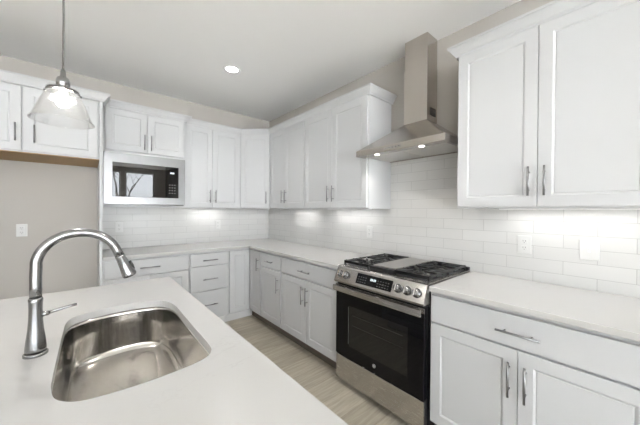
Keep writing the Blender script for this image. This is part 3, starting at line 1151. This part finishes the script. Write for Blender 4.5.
# ------------------------------------------------------------------ ceiling downlights
def downlight(label, x, y):
    t = thing('recessed_light', label, 'light', (x, y, ZC))
    MB().lathe([(0.060, -0.001), (0.060, -0.007), (0.078, -0.006), (0.083, -0.001)], n=40, cap0=False, cap1=False).build('trim_ring', M['trim'], t)
    MB().lathe([(0, -0.002), (0.060, -0.002), (0.060, -0.004), (0, -0.004)], n=40, cap0=False, cap1=False).build('lens', M['lampd'], t)
    a = area('recessed_lamp', (0, 0, -0.009), (0, 0, 0), 0.12, 0.12, DOWN_W, (1, 0.97, 0.93), parent=t, spread=math.radians(110))
    a.data.shape = 'DISK'
    return t


downlight('round recessed ceiling light, glowing, above the aisle near the corner cabinets', -1.082, -1.155)
downlight('round recessed ceiling light above the aisle by the range, beyond the top picture edge', -1.082, -3.05)
downlight('round recessed ceiling light over the seating side of the room, outside the picture', -3.9, -1.6)
downlight('round recessed ceiling light over the seating side behind the viewer', -3.9, -3.9)

# ------------------------------------------------------------------ pendant
px_, py_ = -2.240, -2.18
t = thing('pendant_lamp', 'clear glass bell pendant lamp hanging on a cord over the island', 'lamp', (px_, py_, 0))
MB().lathe([(0, ZC - .001), (0.06, ZC - .001), (0.06, ZC - .02), (0.012, ZC - .03), (0, ZC - .03)], n=32).build('ceiling_canopy', M['nickel'], t)
MB().tube([(0, 0, 1.934), (0.002, 0, 2.15), (-0.002, 0, 2.5), (0, 0, ZC - .025)], 0.0036, n=8).build('cord', plain('grey_cord', (0.13, 0.125, 0.12), 0.5), t)
sk = MB().lathe([(0, 1.938), (0.007, 1.938), (0.009, 1.928), (0.010, 1.908), (0.019, 1.902), (0.0225, 1.892), (0.0225, 1.868), (0.019, 1.864), (0.018, 1.858), (0.0, 1.858)],
                n=32).build('socket', M['nickel'], t)
MB().lathe([(0.018, 1.859), (0.044, 1.857), (0.053, 1.853), (0.055, 1.843), (0.052, 1.841), (0.049, 1.848), (0.018, 1.852)], n=40, cap0=False, cap1=False).build('shade_collar', M['nickel'], t)
for k_ in range(3):
    a = 0.55 + k_ * 2 * PI / 3
    c, q_ = math.cos(a), math.sin(a)
    MB().cyl((0.054 * c, 0.054 * q_, 1.848), (0.062 * c, 0.062 * q_, 1.848), 0.0025, n=10).cyl((0.0605 * c, 0.0605 * q_, 1.848), (0.067 * c, 0.067 * q_, 1.848), 0.0055, n=14).build('thumb_screw', M['nickel'], t)
pr = [(0.0475, 1.850), (0.050, 1.842), (0.057, 1.830), (0.067, 1.808), (0.077, 1.782), (0.087, 1.755), (0.094, 1.735), (0.102, 1.722)]
inner = [(r - 0.003, z - 0.001) for r, z in pr[::-1]]
rim = [(0.1040, 1.7195), (0.1035, 1.717), (0.100, 1.7175)]
MB().lathe(pr + rim + inner, n=56, cap0=False, cap1=False).build('glass_shade', M['shade'], t)
MB().lathe([(0, 1.858), (0.012, 1.856), (0.013, 1.840), (0.019, 1.826), (0.0245, 1.808), (0.022, 1.792), (0.013, 1.781), (0, 1.778)], n=24, cap0=False, cap1=False).build('bulb', M['lamp'], t)
l = bpy.data.lights.new('pendant_bulb_lamp', 'POINT'); l.energy = PENDANT_W; l.shadow_soft_size = 0.036; l.color = (1, .97, .93)
lo = bpy.data.objects.new('pendant_bulb_lamp', l); lo.location = (0, 0, 1.808); COL.objects.link(lo); lo.parent = t


# ------------------------------------------------------------------ bare tree outside (seen only as a reflection)
random.seed(7)
tb = MB()


def branch(p, d, L, r, depth):
    pts = [p]; q = p.copy(); dd = d.copy()
    for i in range(4):
        dd = (dd + Vector((random.uniform(-.12, .12), random.uniform(-.12, .12), random.uniform(-.02, .12)))).normalized()
        q = q + dd * L / 4; pts.append(q.copy())
    tb.tube([tuple(x) for x in pts], [r * (1 - 0.12 * i) for i in range(5)], n=5)
    if depth == 0: return
    for k_ in range(3 if depth > 1 else 4):
        a = random.uniform(0, 2 * PI)
        s = Vector((math.cos(a), math.sin(a), random.uniform(0.3, 0.9)))
        branch(pts[random.choice((2, 3, 4))], (dd * 0.6 + s * 0.7).normalized(), L * 0.68, r * 0.5, depth - 1)


branch(Vector((-0.3, -19.0, -0.1)), Vector((0, 0, 1)), 2.6, 0.13, 5)
tag(tb.build('bare_tree', M['bark']), 'leafless tree outside, mirrored in the black microwave glass', 'tree')

# ------------------------------------------------------------------ microwave
t = thing('microwave', 'built-in stainless framed microwave with black glass front under the short cabinet doors', 'microwave', (-2.056, -0.405, 1.392))
mw = 0.745
MB().box((0.03, 0.0, 0.012), (mw - 0.03, 0.36, 0.50)).build('body', M['black'], t)
# trim kit frame
a0, a1, b0, b1 = 0.010, 0.735, 0.008, 0.520
gx0, gx1, gz0, gz1 = 0.078, 0.668, 0.083, 0.425
fr = MB()
fr.box((a0, -0.016, b0), (gx0, 0, b1)); fr.box((gx1, -0.016, b0), (a1, 0, b1))
fr.box((gx0, -0.016, b0), (gx1, 0, gz0)); fr.box((gx0, -0.016, gz1), (gx1, 0, b1))
fr.build('trim_frame', M['mwsteel'], t)
dr = MB().box((gx0 + .001, -0.022, gz0 + .001), (gx1 - .130, -0.001, gz1 - .001)).build('door', M['mwglass'], t, bevel=0.002)
MB().box((gx0 + 0.06, -0.0228, gz0 + 0.07), (gx1 - 0.17, -0.0221, gz1 - 0.06)).build('door_window', M['mwglass'], dr)
pn = MB().box((gx1 - .128, -0.022, gz0 + .001), (gx1 - .001, -0.001, gz1 - .001)).build('control_panel', M['blackglass'], t, bevel=0.002)
for i in range(3):
    for j in range(4):
        MB().box((gx1 - 0.095 + i * 0.025, -0.0226, gz0 + 0.05 + j * 0.030), (gx1 - 0.083 + i * 0.025, -0.0221, gz0 + 0.058 + j * 0.030)).build('key_legend', M['legend'], pn)
MB().box((gx1 - 0.085, -0.0227, gz1 - 0.075), (gx1 - 0.045, -0.0221, gz1 - 0.060)).build('clock', M['digit'], pn)
